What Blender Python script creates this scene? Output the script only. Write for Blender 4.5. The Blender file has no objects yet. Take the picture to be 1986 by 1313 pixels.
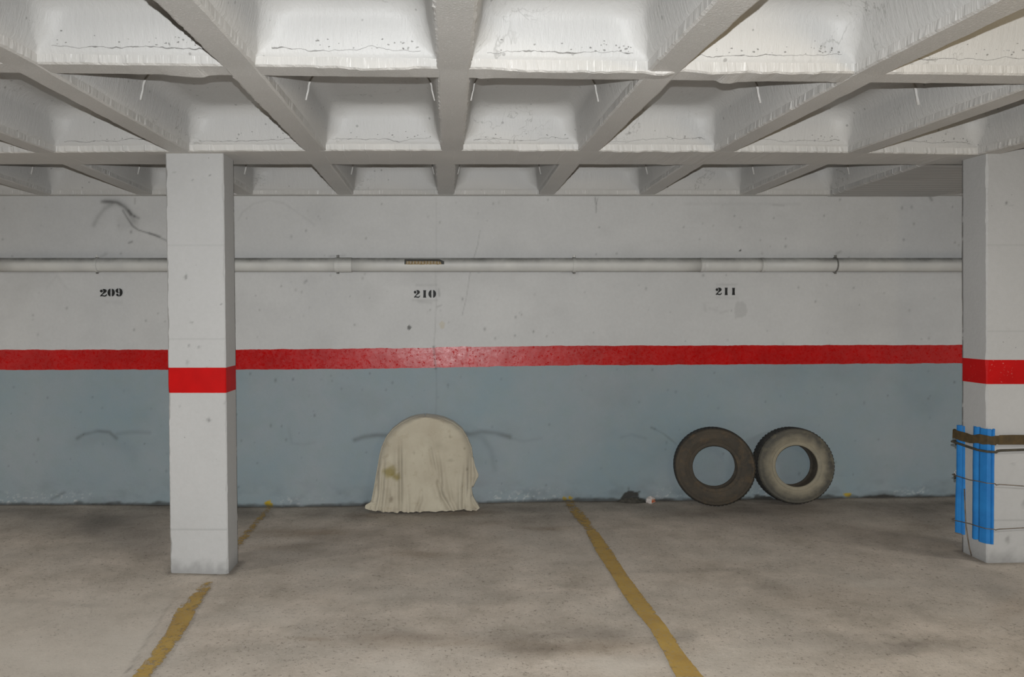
import bpy, bmesh, math, random
import numpy as np
from mathutils import Vector, Matrix

# ------------------------------------------------------------------ camera, light, exposure
random.seed(7); RNG = np.random.default_rng(7)
S = bpy.context.scene
COL = S.collection
FPX, PPX, PPY, PITCH = 1500.0, 870.0, 639.0, math.radians(1.2)
CAMZ = 1.5
cd = bpy.data.cameras.new('camera'); cam = bpy.data.objects.new('camera', cd); COL.objects.link(cam)
cam.location = (0, 0, CAMZ); cam.rotation_euler = (math.pi/2 - PITCH, 0, 0)
cd.sensor_width = 36.0; cd.sensor_fit = 'HORIZONTAL'; cd.lens = FPX/1986*36
cd.shift_x = (993 - PPX)/1986
cd.shift_y = (PPY - 656.5)/1986
cd.clip_start = 0.02
S.camera = cam
S.cycles.diffuse_bounces = 1

w = bpy.data.worlds.new('world'); S.world = w; w.use_nodes = True
w.node_tree.nodes['Background'].inputs[0].default_value = (0.9, 0.85, 0.78, 1)
w.node_tree.nodes['Background'].inputs[1].default_value = 0.006

def light(name, kind, loc, energy, col, **kw):
    d = bpy.data.lights.new(name, kind); d.energy = energy; d.color = col
    o = bpy.data.objects.new(name, d); COL.objects.link(o); o.location = loc
    for k, v in kw.items():
        if k == 'rot': o.rotation_euler = v
        elif k == 'scale': o.scale = v
        else: setattr(d, k, v)
    return o
# the camera's own flash, a few centimetres above the lens
light('flash', 'SPOT', (0.0, -0.01, CAMZ + 0.105), 820, (0.975, 0.99, 1.0), rot=(math.radians(82), 0, math.radians(-4.5)), scale=(3.6, 1.0, 1.0),
      spot_size=math.radians(82), spot_blend=1.0, shadow_soft_size=0.008)
# added unseen fill lamps: behind the camera and off both sides
for lx, ly in ((-3.0, -2.6), (3.2, -2.6), (0.2, -5.2)):
    light('tube', 'AREA', (lx, ly, 2.32), 8, (1.0, 0.94, 0.86), shape='RECTANGLE', size=1.2, size_y=0.15)
for lx in (-5.3, 6.2):
    light('tube', 'AREA', (lx, 2.6, 2.32), 100, (1.0, 0.97, 0.92), shape='RECTANGLE', size=1.2, size_y=0.2)
light('bulb', 'POINT', (2.05, 0.95, 2.08), 40, (1.0, 0.80, 0.50), shadow_soft_size=0.12)

vs = S.view_settings
vs.view_transform = 'Standard'; vs.look = 'None'; vs.exposure = -0.2; vs.gamma = 1.0; vs.use_curve_mapping = False

# ------------------------------------------------------------------ helpers: projection of the reference view on real planes
CP, SP = math.cos(PITCH), math.sin(PITCH)
WALLY = 6.23
def ray(px, py):
    xc = (np.asarray(px, float) - PPX)/FPX; yc = -(np.asarray(py, float) - PPY)/FPX
    return xc, CP + yc*SP, -SP + yc*CP
def at_y(px, py, Y):
    a, b, c = ray(px, py); t = Y/b
    return a*t, CAMZ + c*t
def at_x(px, py, X):
    a, b, c = ray(px, py); t = X/a
    return b*t, CAMZ + c*t
def project(X, Y, Z):
    X, Y, Z = np.asarray(X, float), np.asarray(Y, float), np.asarray(Z, float) - CAMZ
    d = Y*CP - Z*SP; u = Y*SP + Z*CP
    return PPX + FPX*X/d, PPY - FPX*u/d

# floor: follows the wall foot and the pillar feet (a garage floor with falls)
_wb = [(0, 979), (330, 979), (540, 984), (640, 982), (930, 976), (1100, 972), (1290, 971), (1850, 963)]
_wx, _wz = zip(*[at_y(a, b, WALLY) for a, b in _wb])
_wx = [-9.0] + list(_wx) + [9.0]; _wz = [_wz[0]-.02] + list(_wz) + [_wz[-1]+.04]
PY0 = 4.61
_lx, _lz = at_y(387, 1113, PY0); _rx, _rz = at_y(1914, 1092, PY0)
def wall_foot(X): return np.interp(X, _wx, _wz)
_cl = (_lz - wall_foot(_lx))/(WALLY-PY0); _cr = (_rz - wall_foot(_rx))/(WALLY-PY0)
def floor_z(X, Y):
    X = np.asarray(X, float); Y = np.asarray(Y, float)
    c = np.interp(X, [_lx, _rx], [_cl, _cr])
    return wall_foot(X) + c*np.minimum(WALLY - Y, 4.5)
def on_floor(px, py):
    a, b, c = ray(px, py); t = np.full(np.shape(a) or (1,), -CAMZ)/c
    for _ in range(12): t = (floor_z(a*t, b*t) - CAMZ)/c
    return a*t, b*t, CAMZ + c*t

# ------------------------------------------------------------------ helpers: noise
def vnoise(x, y, seed=0):
    x = np.asarray(x, float); y = np.asarray(y, float)
    xi = np.floor(x).astype(np.int64); yi = np.floor(y).astype(np.int64)
    fx = x - xi; fy = y - yi; fx = fx*fx*(3-2*fx); fy = fy*fy*(3-2*fy)
    def h(i, j):
        n = (i*374761393 + j*668265263 + seed*1442695041) & 0xFFFFFFFF
        n = ((n ^ (n >> 13))*1274126177) & 0xFFFFFFFF
        return ((n ^ (n >> 16)) & 0xFFFF)/65535.0
    return (h(xi, yi)*(1-fx) + h(xi+1, yi)*fx)*(1-fy) + (h(xi, yi+1)*(1-fx) + h(xi+1, yi+1)*fx)*fy
def fbm(x, y, seed=0, oct=4):
    s = 0; a = .5
    for k in range(oct):
        s = s + a*vnoise(x*2**k, y*2**k, seed+k*17); a *= .5
    return s/(1-.5**oct)
def sstep(a, b, x):
    t = np.clip((x-a)/(b-a), 0, 1); return t*t*(3-2*t)

# ------------------------------------------------------------------ helpers: objects
def tag(o, label=None, cat=None, group=None, kind=None):
    for k, v in (('label', label), ('category', cat), ('group', group), ('kind', kind)):
        if v: o[k] = v
    return o
def mesh_obj(name, verts, faces, mats, parent=None, smooth=False, midx=None, stain=None):
    me = bpy.data.meshes.new(name)
    me.from_pydata([tuple(map(float, v)) for v in verts], [], faces)
    for m in (mats if isinstance(mats, (list, tuple)) else [mats]): me.materials.append(m)
    if midx is not None: me.polygons.foreach_set('material_index', np.asarray(midx, np.int32))
    if smooth: me.polygons.foreach_set('use_smooth', np.ones(len(me.polygons), bool))
    if stain is not None:
        at = me.color_attributes.new('stain', 'FLOAT_COLOR', 'POINT')
        a = np.ones((len(me.vertices), 4), np.float32); a[:, :stain.shape[1]] = stain
        at.data.foreach_set('color', a.ravel())
    me.update()
    o = bpy.data.objects.new(name, me); COL.objects.link(o)
    if parent: o.parent = parent
    return o
def empty(name, loc=(0, 0, 0), rot=(0, 0, 0)):
    o = bpy.data.objects.new(name, None); COL.objects.link(o); o.location = loc; o.rotation_euler = rot
    o.empty_display_size = .1
    return o
def grid_faces(nu, nv, close_u=False):
    f = []
    for j in range(nv-1):
        for i in range(nu if close_u else nu-1):
            a = j*nu+i; b = j*nu+(i+1) % nu
            f.append((a, b, b+nu, a+nu))
    return f
def tube(pts, r, seg=8, caps=True):
    pts = [Vector(p) for p in pts]; V = []; F = []
    n = len(pts); up = Vector((0, 0, 1))
    for i, p in enumerate(pts):
        t = (pts[min(i+1, n-1)] - pts[max(i-1, 0)]).normalized()
        a = t.cross(up)
        if a.length < .05: a = t.cross(Vector((1, 0, 0)))
        a.normalize(); b = a.cross(t)
        rr = r[i] if isinstance(r, (list, tuple)) else r
        for k in range(seg):
            th = 2*math.pi*k/seg
            V.append(p + a*math.cos(th)*rr + b*math.sin(th)*rr)
    F = grid_faces(seg, n, True)
    if caps: F.append(tuple(range(seg))[::-1]); F.append(tuple((n-1)*seg+k for k in range(seg)))
    return V, F
def lathe(prof, seg=96, axis='y'):
    V = []
    for r, h in prof:
        for k in range(seg):
            t = 2*math.pi*k/seg
            V.append((r*math.cos(t), h, r*math.sin(t)))
    return V, grid_faces(seg, len(prof), True)
def merge(parts):
    V = []; F = []
    for v, f in parts:
        o = len(V); V += list(v); F += [tuple(i+o for i in q) for q in f]
    return V, F
def boxvf(x0, x1, y0, y1, z0, z1):
    V = [(x, y, z) for z in (z0, z1) for y in (y0, y1) for x in (x0, x1)]
    return V, [(0, 2, 3, 1), (4, 5, 7, 6), (0, 1, 5, 4), (2, 6, 7, 3), (0, 4, 6, 2), (1, 3, 7, 5)]

# ------------------------------------------------------------------ helpers: materials
class N:
    def __init__(s, name):
        s.m = bpy.data.materials.new(name); s.m.use_nodes = True
        s.t = s.m.node_tree; s.n = s.t.nodes; s.b = s.n['Principled BSDF']; s.out = s.n['Material Output']
        s.tc = s.n.new('ShaderNodeTexCoord')
    def new(s, k, **kw):
        x = s.n.new(k)
        for a, v in kw.items(): setattr(x, a, v)
        return x
    def link(s, a, b): s.t.links.new(a, b)
    def put(s, sock, v):
        if isinstance(v, bpy.types.NodeSocket): s.link(v, sock)
        else:
            if isinstance(v, tuple) and len(v) == 3 and sock.type == 'RGBA': v = v+(1,)
            sock.default_value = v
    def scale(s, v):
        m = s.new('ShaderNodeMapping'); s.link(s.tc.outputs['Object'], m.inputs['Vector']); m.inputs['Scale'].default_value = v
        return m.outputs[0]
    def noise(s, sc, det=4, rough=.55, vec=None, dist=0):
        x = s.new('ShaderNodeTexNoise'); x.inputs['Scale'].default_value = sc; x.inputs['Detail'].default_value = det
        x.inputs['Roughness'].default_value = rough; x.inputs['Distortion'].default_value = dist
        s.link(vec or s.tc.outputs['Object'], x.inputs['Vector']); return x.outputs['Fac']
    def voro(s, sc, vec=None):
        x = s.new('ShaderNodeTexVoronoi'); x.inputs['Scale'].default_value = sc
        s.link(vec or s.tc.outputs['Object'], x.inputs['Vector']); return x
    def rng(s, v, a, b, c=0., d=1.):
        x = s.new('ShaderNodeMapRange'); s.put(x.inputs[0], v)
        for i, q in enumerate((a, b, c, d)): x.inputs[i+1].default_value = q
        return x.outputs[0]
    def math(s, op, a, b=0.):
        x = s.new('ShaderNodeMath', operation=op); s.put(x.inputs[0], a); s.put(x.inputs[1], b); return x.outputs[0]
    def mix(s, f, a, b):
        x = s.new('ShaderNodeMix', data_type='RGBA'); s.put(x.inputs[0], f); s.put(x.inputs[6], a); s.put(x.inputs[7], b)
        return x.outputs[2]
    def bump(s, h, strength, dist, prev=None):
        x = s.new('ShaderNodeBump'); s.put(x.inputs['Strength'], strength); x.inputs['Distance'].default_value = dist
        s.put(x.inputs['Height'], h)
        if prev: s.link(prev, x.inputs['Normal'])
        return x.outputs[0]
    def attr(s):
        a = s.new('ShaderNodeAttribute', attribute_name='stain'); c = s.new('ShaderNodeSeparateColor')
        s.link(a.outputs['Color'], c.inputs[0]); return c.outputs
    def done(s, col, rough=.6, spec=.3, normal=None):
        s.put(s.b.inputs['Base Color'], col); s.put(s.b.inputs['Roughness'], rough)
        s.put(s.b.inputs['Specular IOR Level'], spec)
        if normal: s.link(normal, s.b.inputs['Normal'])
        return s.m

SOOT = (.045, .044, .040)
def paint(name, c0, c1, rough=.62, spec=.25, stain=False, pits=0., bump=.35, third=None, blotch=1.3):
    n = N(name)
    col = n.mix(n.rng(n.noise(blotch, 5, .6), .35, .65), c0, c1)
    if third: col = n.mix(n.rng(n.noise(9, 4, .6), .45, .75, 0, .55), col, third)
    col = n.mix(n.rng(n.noise(45, 3), .3, .8, 0, .10), col, (.25, .24, .22))
    if pits:
        v = n.voro(26); r = n.new('ShaderNodeSeparateColor'); n.link(v.outputs['Color'], r.inputs[0])
        rad = n.rng(r.outputs[0], .72, 1., 0., .115)
        d = n.math('SUBTRACT', rad, v.outputs['Distance'])
        pit = n.rng(d, .0, .03, 0, pits)
        col = n.mix(pit, col, (.10, .098, .09))
    if stain:
        a = n.attr()
        col = n.mix(a[1], col, (.78, .77, .74)); col = n.mix(a[2], col, (.42, .30, .015)); col = n.mix(a[0], col, SOOT)
    h = n.math('ADD', n.noise(60, 5, .7), n.math('MULTIPLY', n.noise(8, 3), 1.2))
    nb = n.bump(h, bump, .004)
    return n.done(col, rough, spec, nb)

M = {}
M['wall_white'] = paint('wall_white_paint', (.59, .588, .575), (.54, .54, .53), stain=True)
M['wall_blue'] = paint('wall_blue_paint', (.235, .305, .335), (.285, .325, .345), stain=True, third=(.25, .31, .31))
M['pillar_white'] = paint('pillar_white_paint', (.475, .472, .462), (.45, .447, .437), stain=True, pits=.5)
def red(name, base, gloss):
    n = N(name); a = n.attr()
    col = n.mix(n.rng(n.noise(7, 4), .35, .7), base, tuple(c*.82 for c in base))
    flk = n.rng(n.noise(70, 3, .7), .64, .72, 0, .55)
    col = n.mix(a[0], col, (.09, .01, .01)) if gloss else n.mix(n.math('MULTIPLY', flk, n.rng(n.noise(5, 2), .5, .62)), col, (.8, .45, .40))
    r = n.rng(n.noise(38, 5, .75), .42, .62, .27, .40)
    spot = n.rng(n.noise(55, 4, .7), .57, .62, 1., .15)
    nb = n.bump(n.noise(28, 5, .6), .10, .004)
    return n.done(col, r if gloss else .45, n.math('MULTIPLY', spot, .42) if gloss else .12, nb)
M['wall_red'] = red('wall_red_gloss', (.48, .004, .004), True)
M['pillar_red'] = red('pillar_red_paint', (.50, .006, .006), False)

def ceiling_mat():
    n = N('ceiling_white_paint')
    col = n.mix(n.rng(n.noise(1.6, 4), .35, .65), (.525, .518, .50), (.49, .485, .47))
    v = n.voro(19); r = n.new('ShaderNodeSeparateColor'); n.link(v.outputs['Color'], r.inputs[0])
    rad = n.rng(r.outputs[0], .4, 1., 0., .18)
    pit = n.rng(n.math('SUBTRACT', rad, v.outputs['Distance']), 0, .04, 0, .5)
    col = n.mix(pit, col, (.16, .155, .145))
    crk = n.math('MULTIPLY', n.rng(n.math('ABSOLUTE', n.math('SUBTRACT', n.noise(6, 4, .6, dist=.6), .5)), 0, .012, 1, 0), n.rng(n.noise(2.3, 2), .58, .66))
    col = n.mix(n.math('MULTIPLY', crk, .5), col, (.2, .195, .18))
    # vertical paint runs on the flanks
    st = n.noise(1, 3, .7, vec=n.scale((55, 55, 5)))
    nb = n.bump(st, .45, .006)
    nb = n.bump(n.noise(70, 4, .7), .25, .004, nb)
    return n.done(col, .5, .32, nb)
M['ceiling'] = ceiling_mat()
def rib_mat():
    n = N('rib_white_paint')
    col = n.mix(n.rng(n.noise(2.1, 4), .35, .65), (.545, .53, .505), (.50, .49, .465))
    st = n.noise(1, 3, .75, vec=n.scale((130, 130, 7)))
    nb = n.bump(st, .5, .007)
    nb = n.bump(n.noise(90, 4, .7), .10, .002, nb)
    run_glint = n.rng(st, .58, .68, 0, .8)
    col = n.mix(run_glint, col, (.80, .79, .77))  # paint runs, with the flash caught on them put in as lighter colour
    return n.done(col, .42, .35, nb)
M['rib'] = rib_mat()
def soffit_mat():
    n = N('beam_soffit_paint')
    col = n.mix(n.rng(n.noise(2.1, 4), .35, .65), (.60, .585, .555), (.54, .53, .505))
    st = n.noise(1, 3, .75, vec=n.scale((9, 1.2, 9)))
    ln = n.new('ShaderNodeSeparateXYZ'); n.link(n.tc.outputs['Object'], ln.inputs[0])
    x = n.math('ADD', n.math('MULTIPLY', ln.outputs[0], 7.7), n.math('MULTIPLY', n.noise(3, 2), .5))
    fr = n.math('ABSOLUTE', n.math('SUBTRACT', n.math('FRACT', x), .5))
    line = n.math('MULTIPLY', n.rng(fr, 0, .032, 1, 0), n.rng(n.noise(4, 2), .38, .5))
    col = n.mix(n.math('MULTIPLY', line, .7), col, (.78, .77, .75))
    nb = n.bump(n.math('ADD', line, st), .5, .004)
    return n.done(col, .5, .3, nb)
M['soffit'] = soffit_mat()

def floor_mat():
    n = N('garage_concrete'); a = n.attr()
    col = n.mix(n.rng(n.noise(3.2, 7, .7), .36, .64), (.63, .55, .465), (.42, .365, .30))
    col = n.mix(n.rng(n.noise(1.1, 4, .6), .4, .7, 0, .6), col, (.49, .45, .395))
    col = n.mix(n.rng(n.noise(38, 4, .75), .56, .70, 0, .55), col, (.64, .58, .505))
    col = n.mix(n.rng(n.noise(48, 5, .8), .56, .66, 0, .75), col, (.13, .105, .08))
    v = n.voro(75); r = n.new('ShaderNodeSeparateColor'); n.link(v.outputs['Color'], r.inputs[0])
    sp = n.rng(n.math('SUBTRACT', n.rng(r.outputs[0], .75, 1, 0, .28), v.outputs['Distance']), 0, .06, 0, .75)
    sp = n.math('MULTIPLY', sp, n.rng(n.noise(2.2, 3), .42, .6))
    col = n.mix(sp, col, (.075, .06, .045))
    col = n.mix(a[1], col, (.62, .565, .49)); col = n.mix(a[2], col, (.20, .125, .06)); col = n.mix(a[0], col, (.055, .052, .046))
    h = n.math('ADD', n.noise(75, 5, .75), n.math('MULTIPLY', sp, -1.5))
    return n.done(col, .75, .2, n.bump(h, .6, .004))
M['floor'] = floor_mat()

def yellow_mat():
    n = N('worn_yellow_paint')
    col = n.mix(n.rng(n.noise(7, 4), .35, .65), (.47, .31, .085), (.39, .25, .075))
    col = n.mix(n.rng(n.noise(55, 4, .75), .5, .72, 0, .6), col, (.36, .30, .2))
    n.done(col, .7, .2, n.bump(n.noise(70, 4, .7), .4, .003))
    a = n.attr()
    tr = n.new('ShaderNodeBsdfTransparent'); mx = n.new('ShaderNodeMixShader')
    f = n.rng(n.math('ADD', n.noise(26, 6, .75), a[0]), .96, 1.10)
    n.link(f, mx.inputs[0]); n.link(n.b.outputs[0], mx.inputs[1]); n.link(tr.outputs[0], mx.inputs[2]); n.link(mx.outputs[0], n.out.inputs[0])
    return n.m
M['yellow'] = yellow_mat()

def simple(name, c0, c1, sc=8, rough=.6, spec=.3, bump=.2, bsc=50, lo=.35, hi=.65, metal=0):
    n = N(name)
    col = n.mix(n.rng(n.noise(sc, 5, .6), lo, hi), c0, c1)
    m = n.done(col, rough, spec, n.bump(n.noise(bsc, 4, .65), bump, .003))
    n.b.inputs['Metallic'].default_value = metal
    return m
M['black_paint'] = simple('black_stencil_paint', (.012, .013, .013), (.022, .022, .021), 30)
def pipe_mat():
    n = N('pipe_white_paint'); s = n.new('ShaderNodeSeparateXYZ'); n.link(n.tc.outputs['Normal'], s.inputs[0])
    col = n.mix(n.rng(n.noise(5, 4), .35, .65), (.60, .595, .56), (.53, .525, .50))
    d = n.math('MULTIPLY', n.rng(s.outputs[2], .1, .75), n.rng(n.noise(6, 5, .7), .3, .7, .25, .9))
    col = n.mix(d, col, (.13, .13, .115))
    return n.done(col, .5, .3, n.bump(n.noise(60, 3), .15, .003))
M['pipe'] = pipe_mat()
M['gap_dark'] = simple('broken_rim_dark', (.05, .05, .045), (.09, .088, .08), 20)  # near-black grey for the broken rim of the pipe patch
M['crack'] = simple('grey_crack_grime', (.16, .155, .145), (.30, .295, .28), 25)
M['foam_tan'] = simple('exposed_tan_lining', (.36, .27, .15), (.22, .17, .10), 60, .8, .1, .5)
M['dirty_iron'] = simple('dull_grey_iron', (.10, .098, .09), (.2, .195, .18), 40, .5, .4)
def cloth_mat():
    n = N('stained_beige_cloth'); a = n.attr()
    col = n.mix(n.rng(n.noise(6, 5, .6), .35, .65), (.52, .475, .37), (.46, .41, .315))
    col = n.mix(n.rng(n.noise(14, 4, .65), .58, .72, 0, .45), col, (.34, .28, .19))
    col = n.mix(a[2], col, (.24, .19, .045)); col = n.mix(a[0], col, (.13, .10, .065))
    wv = n.noise(1, 2, .5, vec=n.scale((400, 400, 400)))
    n.b.inputs['Sheen Weight'].default_value = .15
    return n.done(col, .95, .1, n.bump(wv, .2, .002))
M['cloth'] = cloth_mat()
def rubber(name, c0, c1, c2, sc, ring=False):
    n = N(name)
    col = n.mix(n.rng(n.noise(5, 5, .65), .35, .65), c0, c1)
    col = n.mix(n.rng(n.noise(sc, 5, .7), .5, .68, 0, .8), col, c2)
    if ring:
        sx = n.new('ShaderNodeSeparateXYZ'); n.link(n.tc.outputs['Object'], sx.inputs[0])
        rad = n.math('SQRT', n.math('ADD', n.math('MULTIPLY', sx.outputs[0], sx.outputs[0]), n.math('MULTIPLY', sx.outputs[2], sx.outputs[2])))
        f = n.rng(n.math('ADD', rad, n.math('MULTIPLY', n.math('SUBTRACT', n.noise(11, 4), .5), .09)), .195, .255, .95, 0)
        col = n.mix(f, col, (.27, .24, .175))
    return n.done(col, .78, .22, n.bump(n.noise(60, 4, .7), .3, .003))
M['tyre_dark'] = rubber('dark_dusty_rubber', (.078, .064, .047), (.048, .044, .037), (.12, .085, .052), 9)
M['tyre_grey'] = rubber('grey_dusty_rubber', (.105, .097, .078), (.070, .068, .060), (.17, .15, .105), 9, True)
M['tyre_pale'] = rubber('pale_dust_on_rubber', (.30, .265, .19), (.20, .185, .145), (.30, .27, .20), 9)
M['tread_dark'] = rubber('worn_black_tread', (.032, .031, .029), (.045, .043, .040), (.06, .055, .045), 9)
M['liner'] = rubber('dark_inner_rubber', (.045, .040, .032), (.06, .05, .038), (.085, .072, .055), 12)
M['pad_blue'] = simple('blue_foam', (.022, .21, .54), (.017, .165, .46), 10, .55, .35, .25, 120)
M['strap'] = simple('brown_fabric_strap', (.105, .072, .032), (.065, .048, .026), 25, .8, .2, .5, 200)
M['cord'] = simple('dark_cord', (.055, .05, .038), (.09, .08, .06), 40, .8, .2)
M['wire'] = simple('rusty_wire', (.12, .095, .07), (.22, .18, .14), 30, .5, .4, metal=.4)
M['paper_white'] = simple('crumpled_white_paper', (.62, .58, .55), (.5, .44, .40), 40)
M['paper_red'] = simple('red_printed_paper', (.45, .10, .04), (.55, .25, .15), 60)
M['grit'] = simple('dark_wall_foot_dirt', (.075, .07, .06), (.13, .12, .10), 40, .9, .1, .8, 60)

# ------------------------------------------------------------------ back wall
def stroke(PX, PY, pts, wd, st, seed=1, rough=.45):
    d = np.full(PX.shape, 1e9)
    for (x0, y0), (x1, y1) in zip(pts[:-1], pts[1:]):
        dx, dy = x1-x0, y1-y0; L = dx*dx+dy*dy+1e-9
        t = np.clip(((PX-x0)*dx+(PY-y0)*dy)/L, 0, 1)
        d = np.minimum(d, np.hypot(PX-x0-t*dx, PY-y0-t*dy))
    nz = fbm(PX/22, PY/22, seed)
    return .62*st*np.exp(-(d/wd)**2)*np.clip(1-rough + 2*rough*nz, 0, 1.6)
def blob(PX, PY, cx, cy, rx, ry, st, seed=1, hard=False):
    q = np.sqrt(((PX-cx)/rx)**2+((PY-cy)/ry)**2) + (fbm(PX/(rx*.7+2), PY/(ry*.7+1.5), seed)-.5)*1.3
    return st*(1-sstep(.75, 1.0, q)) if hard else st*(1-sstep(.1, 1.25, q))

TOPZ = at_y(870, 380.5, WALLY)[1]
fx = np.concatenate([np.arange(-7, -3.9, .25), np.arange(-3.9, 4.4, .0088), np.arange(4.4, 8.01, .25)])
jit = (fbm(fx*9, fx*0+3, 5)-.5)*.008 + (fbm(fx*45, fx*0+9, 6)-.5)*.004
def line_z(tab):
    xs, zs = zip(*[at_y(a, b, WALLY) for a, b in tab]); return np.interp(fx, xs, zs) + jit
z_red = line_z([(0, 678.5), (470, 678), (700, 676), (845, 674.5), (847, 673), (1100, 670.5), (1865, 669)])
jit = jit[::-1]
z_blue = line_z([(0, 717.5), (470, 716.5), (700, 715.5), (845, 713), (847, 712.5), (950, 711), (1100, 708.5), (1865, 704.5)])
z_base = wall_foot(fx) - .03
rows = []; rmat = []
def band(za, zb, n, m, last=False):
    for k in range(n):
        rows.append(za + (zb-za)*k/n); rmat.append(m)
    if last: rows.append(zb)
band(z_base, z_blue, 118, 1); band(z_blue, z_red, 16, 2); band(z_red, np.full_like(fx, TOPZ+.02), 136, 0, True)
Zg = np.array(rows); Xg = np.tile(fx, (len(rows), 1)); nu, nv = len(fx), len(rows)
PXg, PYg = project(Xg, np.full_like(Xg, WALLY), Zg)
R = np.zeros_like(Xg); G = np.zeros_like(Xg); B = np.zeros_like(Xg)
for pts, wd, st in [
    ([(182, 436), (190, 421), (203, 405), (216, 397)], 4.5, .38), ([(205, 391), (225, 391), (240, 399), (252, 412), (260, 428)], 7, .38),
    ([(198, 391), (215, 391), (228, 393), (243, 402), (253, 416)], 3.2, .6), ([(238, 408), (247, 423), (257, 438), (268, 446), (300, 456), (324, 467)], 1.6, .7),
    ([(250, 408), (257, 417), (269, 423)], 2.5, .45), ([(290, 452), (310, 459)], 2.2, .6), ([(262, 385), (262, 395)], 1.5, .4), ([(250, 471), (256, 469)], 2, .7),
    ([(462, 428), (470, 412), (492, 395), (520, 388), (550, 394), (580, 414), (610, 436)], 2, .16),
    ([(150, 850), (163, 842), (190, 836), (212, 838), (226, 850)], 3.4, .55), ([(228, 841), (258, 838), (290, 839)], 4, .28), ([(150, 858), (190, 848), (225, 856), (260, 880)], 14, .13),
    ([(688, 853), (708, 847), (730, 844), (752, 845)], 4.5, .6), ([(886, 838), (910, 842), (935, 837), (962, 840), (988, 847)], 4.5, .6),
    ([(900, 843), (935, 848), (952, 872), (960, 910)], 6, .22), ([(990, 850), (1015, 856), (1050, 850)], 3, .18), ([(1205, 848), (1225, 843), (1252, 850)], 3, .2),
    ([(1263, 829), (1270, 832)], 2, .5), ([(1270, 832), (1288, 842), (1310, 860)], 1.6, .4), ([(560, 830), (566, 860), (590, 862), (610, 858)], 3, .14),
    ([(845, 528), (846, 590), (844, 640), (841, 673)], 1.2, .28), ([(841, 673), (845, 714)], 2.4, .8), ([(846, 715), (847, 760), (845, 806)], 1.5, .22),
    ([(931, 447), (926, 477), (913, 520), (904, 580), (896, 612)], 1.0, .4), ([(846, 385), (846, 498)], 1, .15),
    ([(1154, 383), (1156, 396), (1156, 412)], 1.3, .6), ([(1160, 383), (1156, 396)], 1, .5), ([(1803, 381), (1807, 388)], 2.5, .6),
    ([(808, 553), (846, 553)], 2, .25), ([(800, 582), (848, 582)], 2.2, .25), ([(812, 585), (836, 587)], 3, .22), ([(1390, 552), (1428, 552)], 2, .22), ([(1390, 577), (1430, 578)], 3, .14), ([(208, 586), (236, 587)], 3, .15),
    ([(851, 561), (852, 574)], 1.8, .5), ([(848, 595), (856, 592)], 1.8, .45), ([(1366, 590), (1368, 602)], 3, .2), ([(1376, 598), (1390, 602)], 3, .14), ([(1396, 607), (1410, 603)], 2.5, .2),
    ([(90, 560), (110, 535), (130, 560)], 3, .10), ([(1219, 946), (1219, 951)], 1.6, .8), ([(100, 968), (125, 955)], 3, .5), ([(640, 497), (668, 496)], 2.5, .3), ([(1090, 527), (1120, 529)], 3, .35),
    ([(196, 498), (206, 492)], 3, .3), ([(1622, 492), (1630, 488)], 2.5, .4), ([(1330, 395), (1550, 396)], 3, .10), ([(1500, 397), (1520, 399)], 2, .25)]:
    R += stroke(PXg, PYg, pts, wd, st, int(pts[0][0]))
R += blob(PXg, PYg, 793, 636, 4.5, 7, .75, 3, True) + blob(PXg, PYg, 1436, 600, 12, 18, .16, 4, True) + blob(PXg, PYg, 1436, 486, 2.6, 2.6, .95, 5, True)
R += blob(PXg, PYg, 1222, 968, 24, 16, .95, 9, True) + blob(PXg, PYg, 1240, 973, 22, 9, .9, 8, True) + blob(PXg, PYg, 1473, 966, 22, 8, .8, 14, True) + blob(PXg, PYg, 1712, 962, 42, 9, .55, 15)
R += blob(PXg, PYg, 255, 430, 34, 26, .12, 6) + blob(PXg, PYg, 720, 978, 14, 10, .7, 33)
brown = blob(PXg, PYg, 858, 630, 5.5, 9, .55, 11, True)
base_py = np.interp(PXg, [a for a, b in _wb], [b for a, b in _wb])
up = base_py - PYg
R += (1-sstep(0, 7, up - 10*(fbm(PXg/22, PYg/12, 21)-.42)))*.8
R += (1-sstep(0, 70, up))*np.clip(fbm(PXg/30, PYg/18, 22)-.45, 0, 1)*.7
G += sstep(.62, .72, fbm(PXg/5, PYg/3.5, 23))*(1-sstep(6, 34, up))*sstep(.45, .65, fbm(PXg/70, PYg/60, 26))*.32
for _ in range(330):
    cx, cy, r = RNG.uniform(0, 1865), RNG.uniform(384, 968), RNG.uniform(.8, 2.2)
    sel = (np.abs(PXg-cx) < 8) & (np.abs(PYg-cy) < 8)
    R[sel] += RNG.uniform(.12, .5)*np.exp(-((PXg[sel]-cx)**2+((PYg[sel]-cy)*RNG.uniform(.6, 1))**2)/r**2)
R += np.clip(fbm(PXg/90, PYg/60, 31)-.55, 0, 1)*.25
B += blob(PXg, PYg, 523, 981, 9, 9, 1., 41, True) + blob(PXg, PYg, 1094, 967, 5, 6, .95, 42, True) + blob(PXg, PYg, 1107, 967, 6, 5, .95, 43, True) + blob(PXg, PYg, 1643, 960, 7, 6, .9, 44, True) + brown*.4
stain = np.clip(np.stack([R, G, B], -1), 0, 1).reshape(-1, 3)
relief = (fbm(Xg*1.4, Zg*1.4, 51)-.5)*.008 + (fbm(Xg*14, Zg*14, 52)-.5)*.0016
relief[:1] = 0
V = np.stack([Xg, WALLY - np.abs(relief), Zg], -1).reshape(-1, 3)
midx = np.repeat(np.array(rmat), nu-1)
wall = mesh_obj('wall_back', V, grid_faces(nu, nv), [M['wall_white'], M['wall_blue'], M['wall_red']], smooth=True, midx=midx, stain=stain)
tag(wall, 'long garage back wall, white above a red band and blue-grey below', None, kind='structure')

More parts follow.
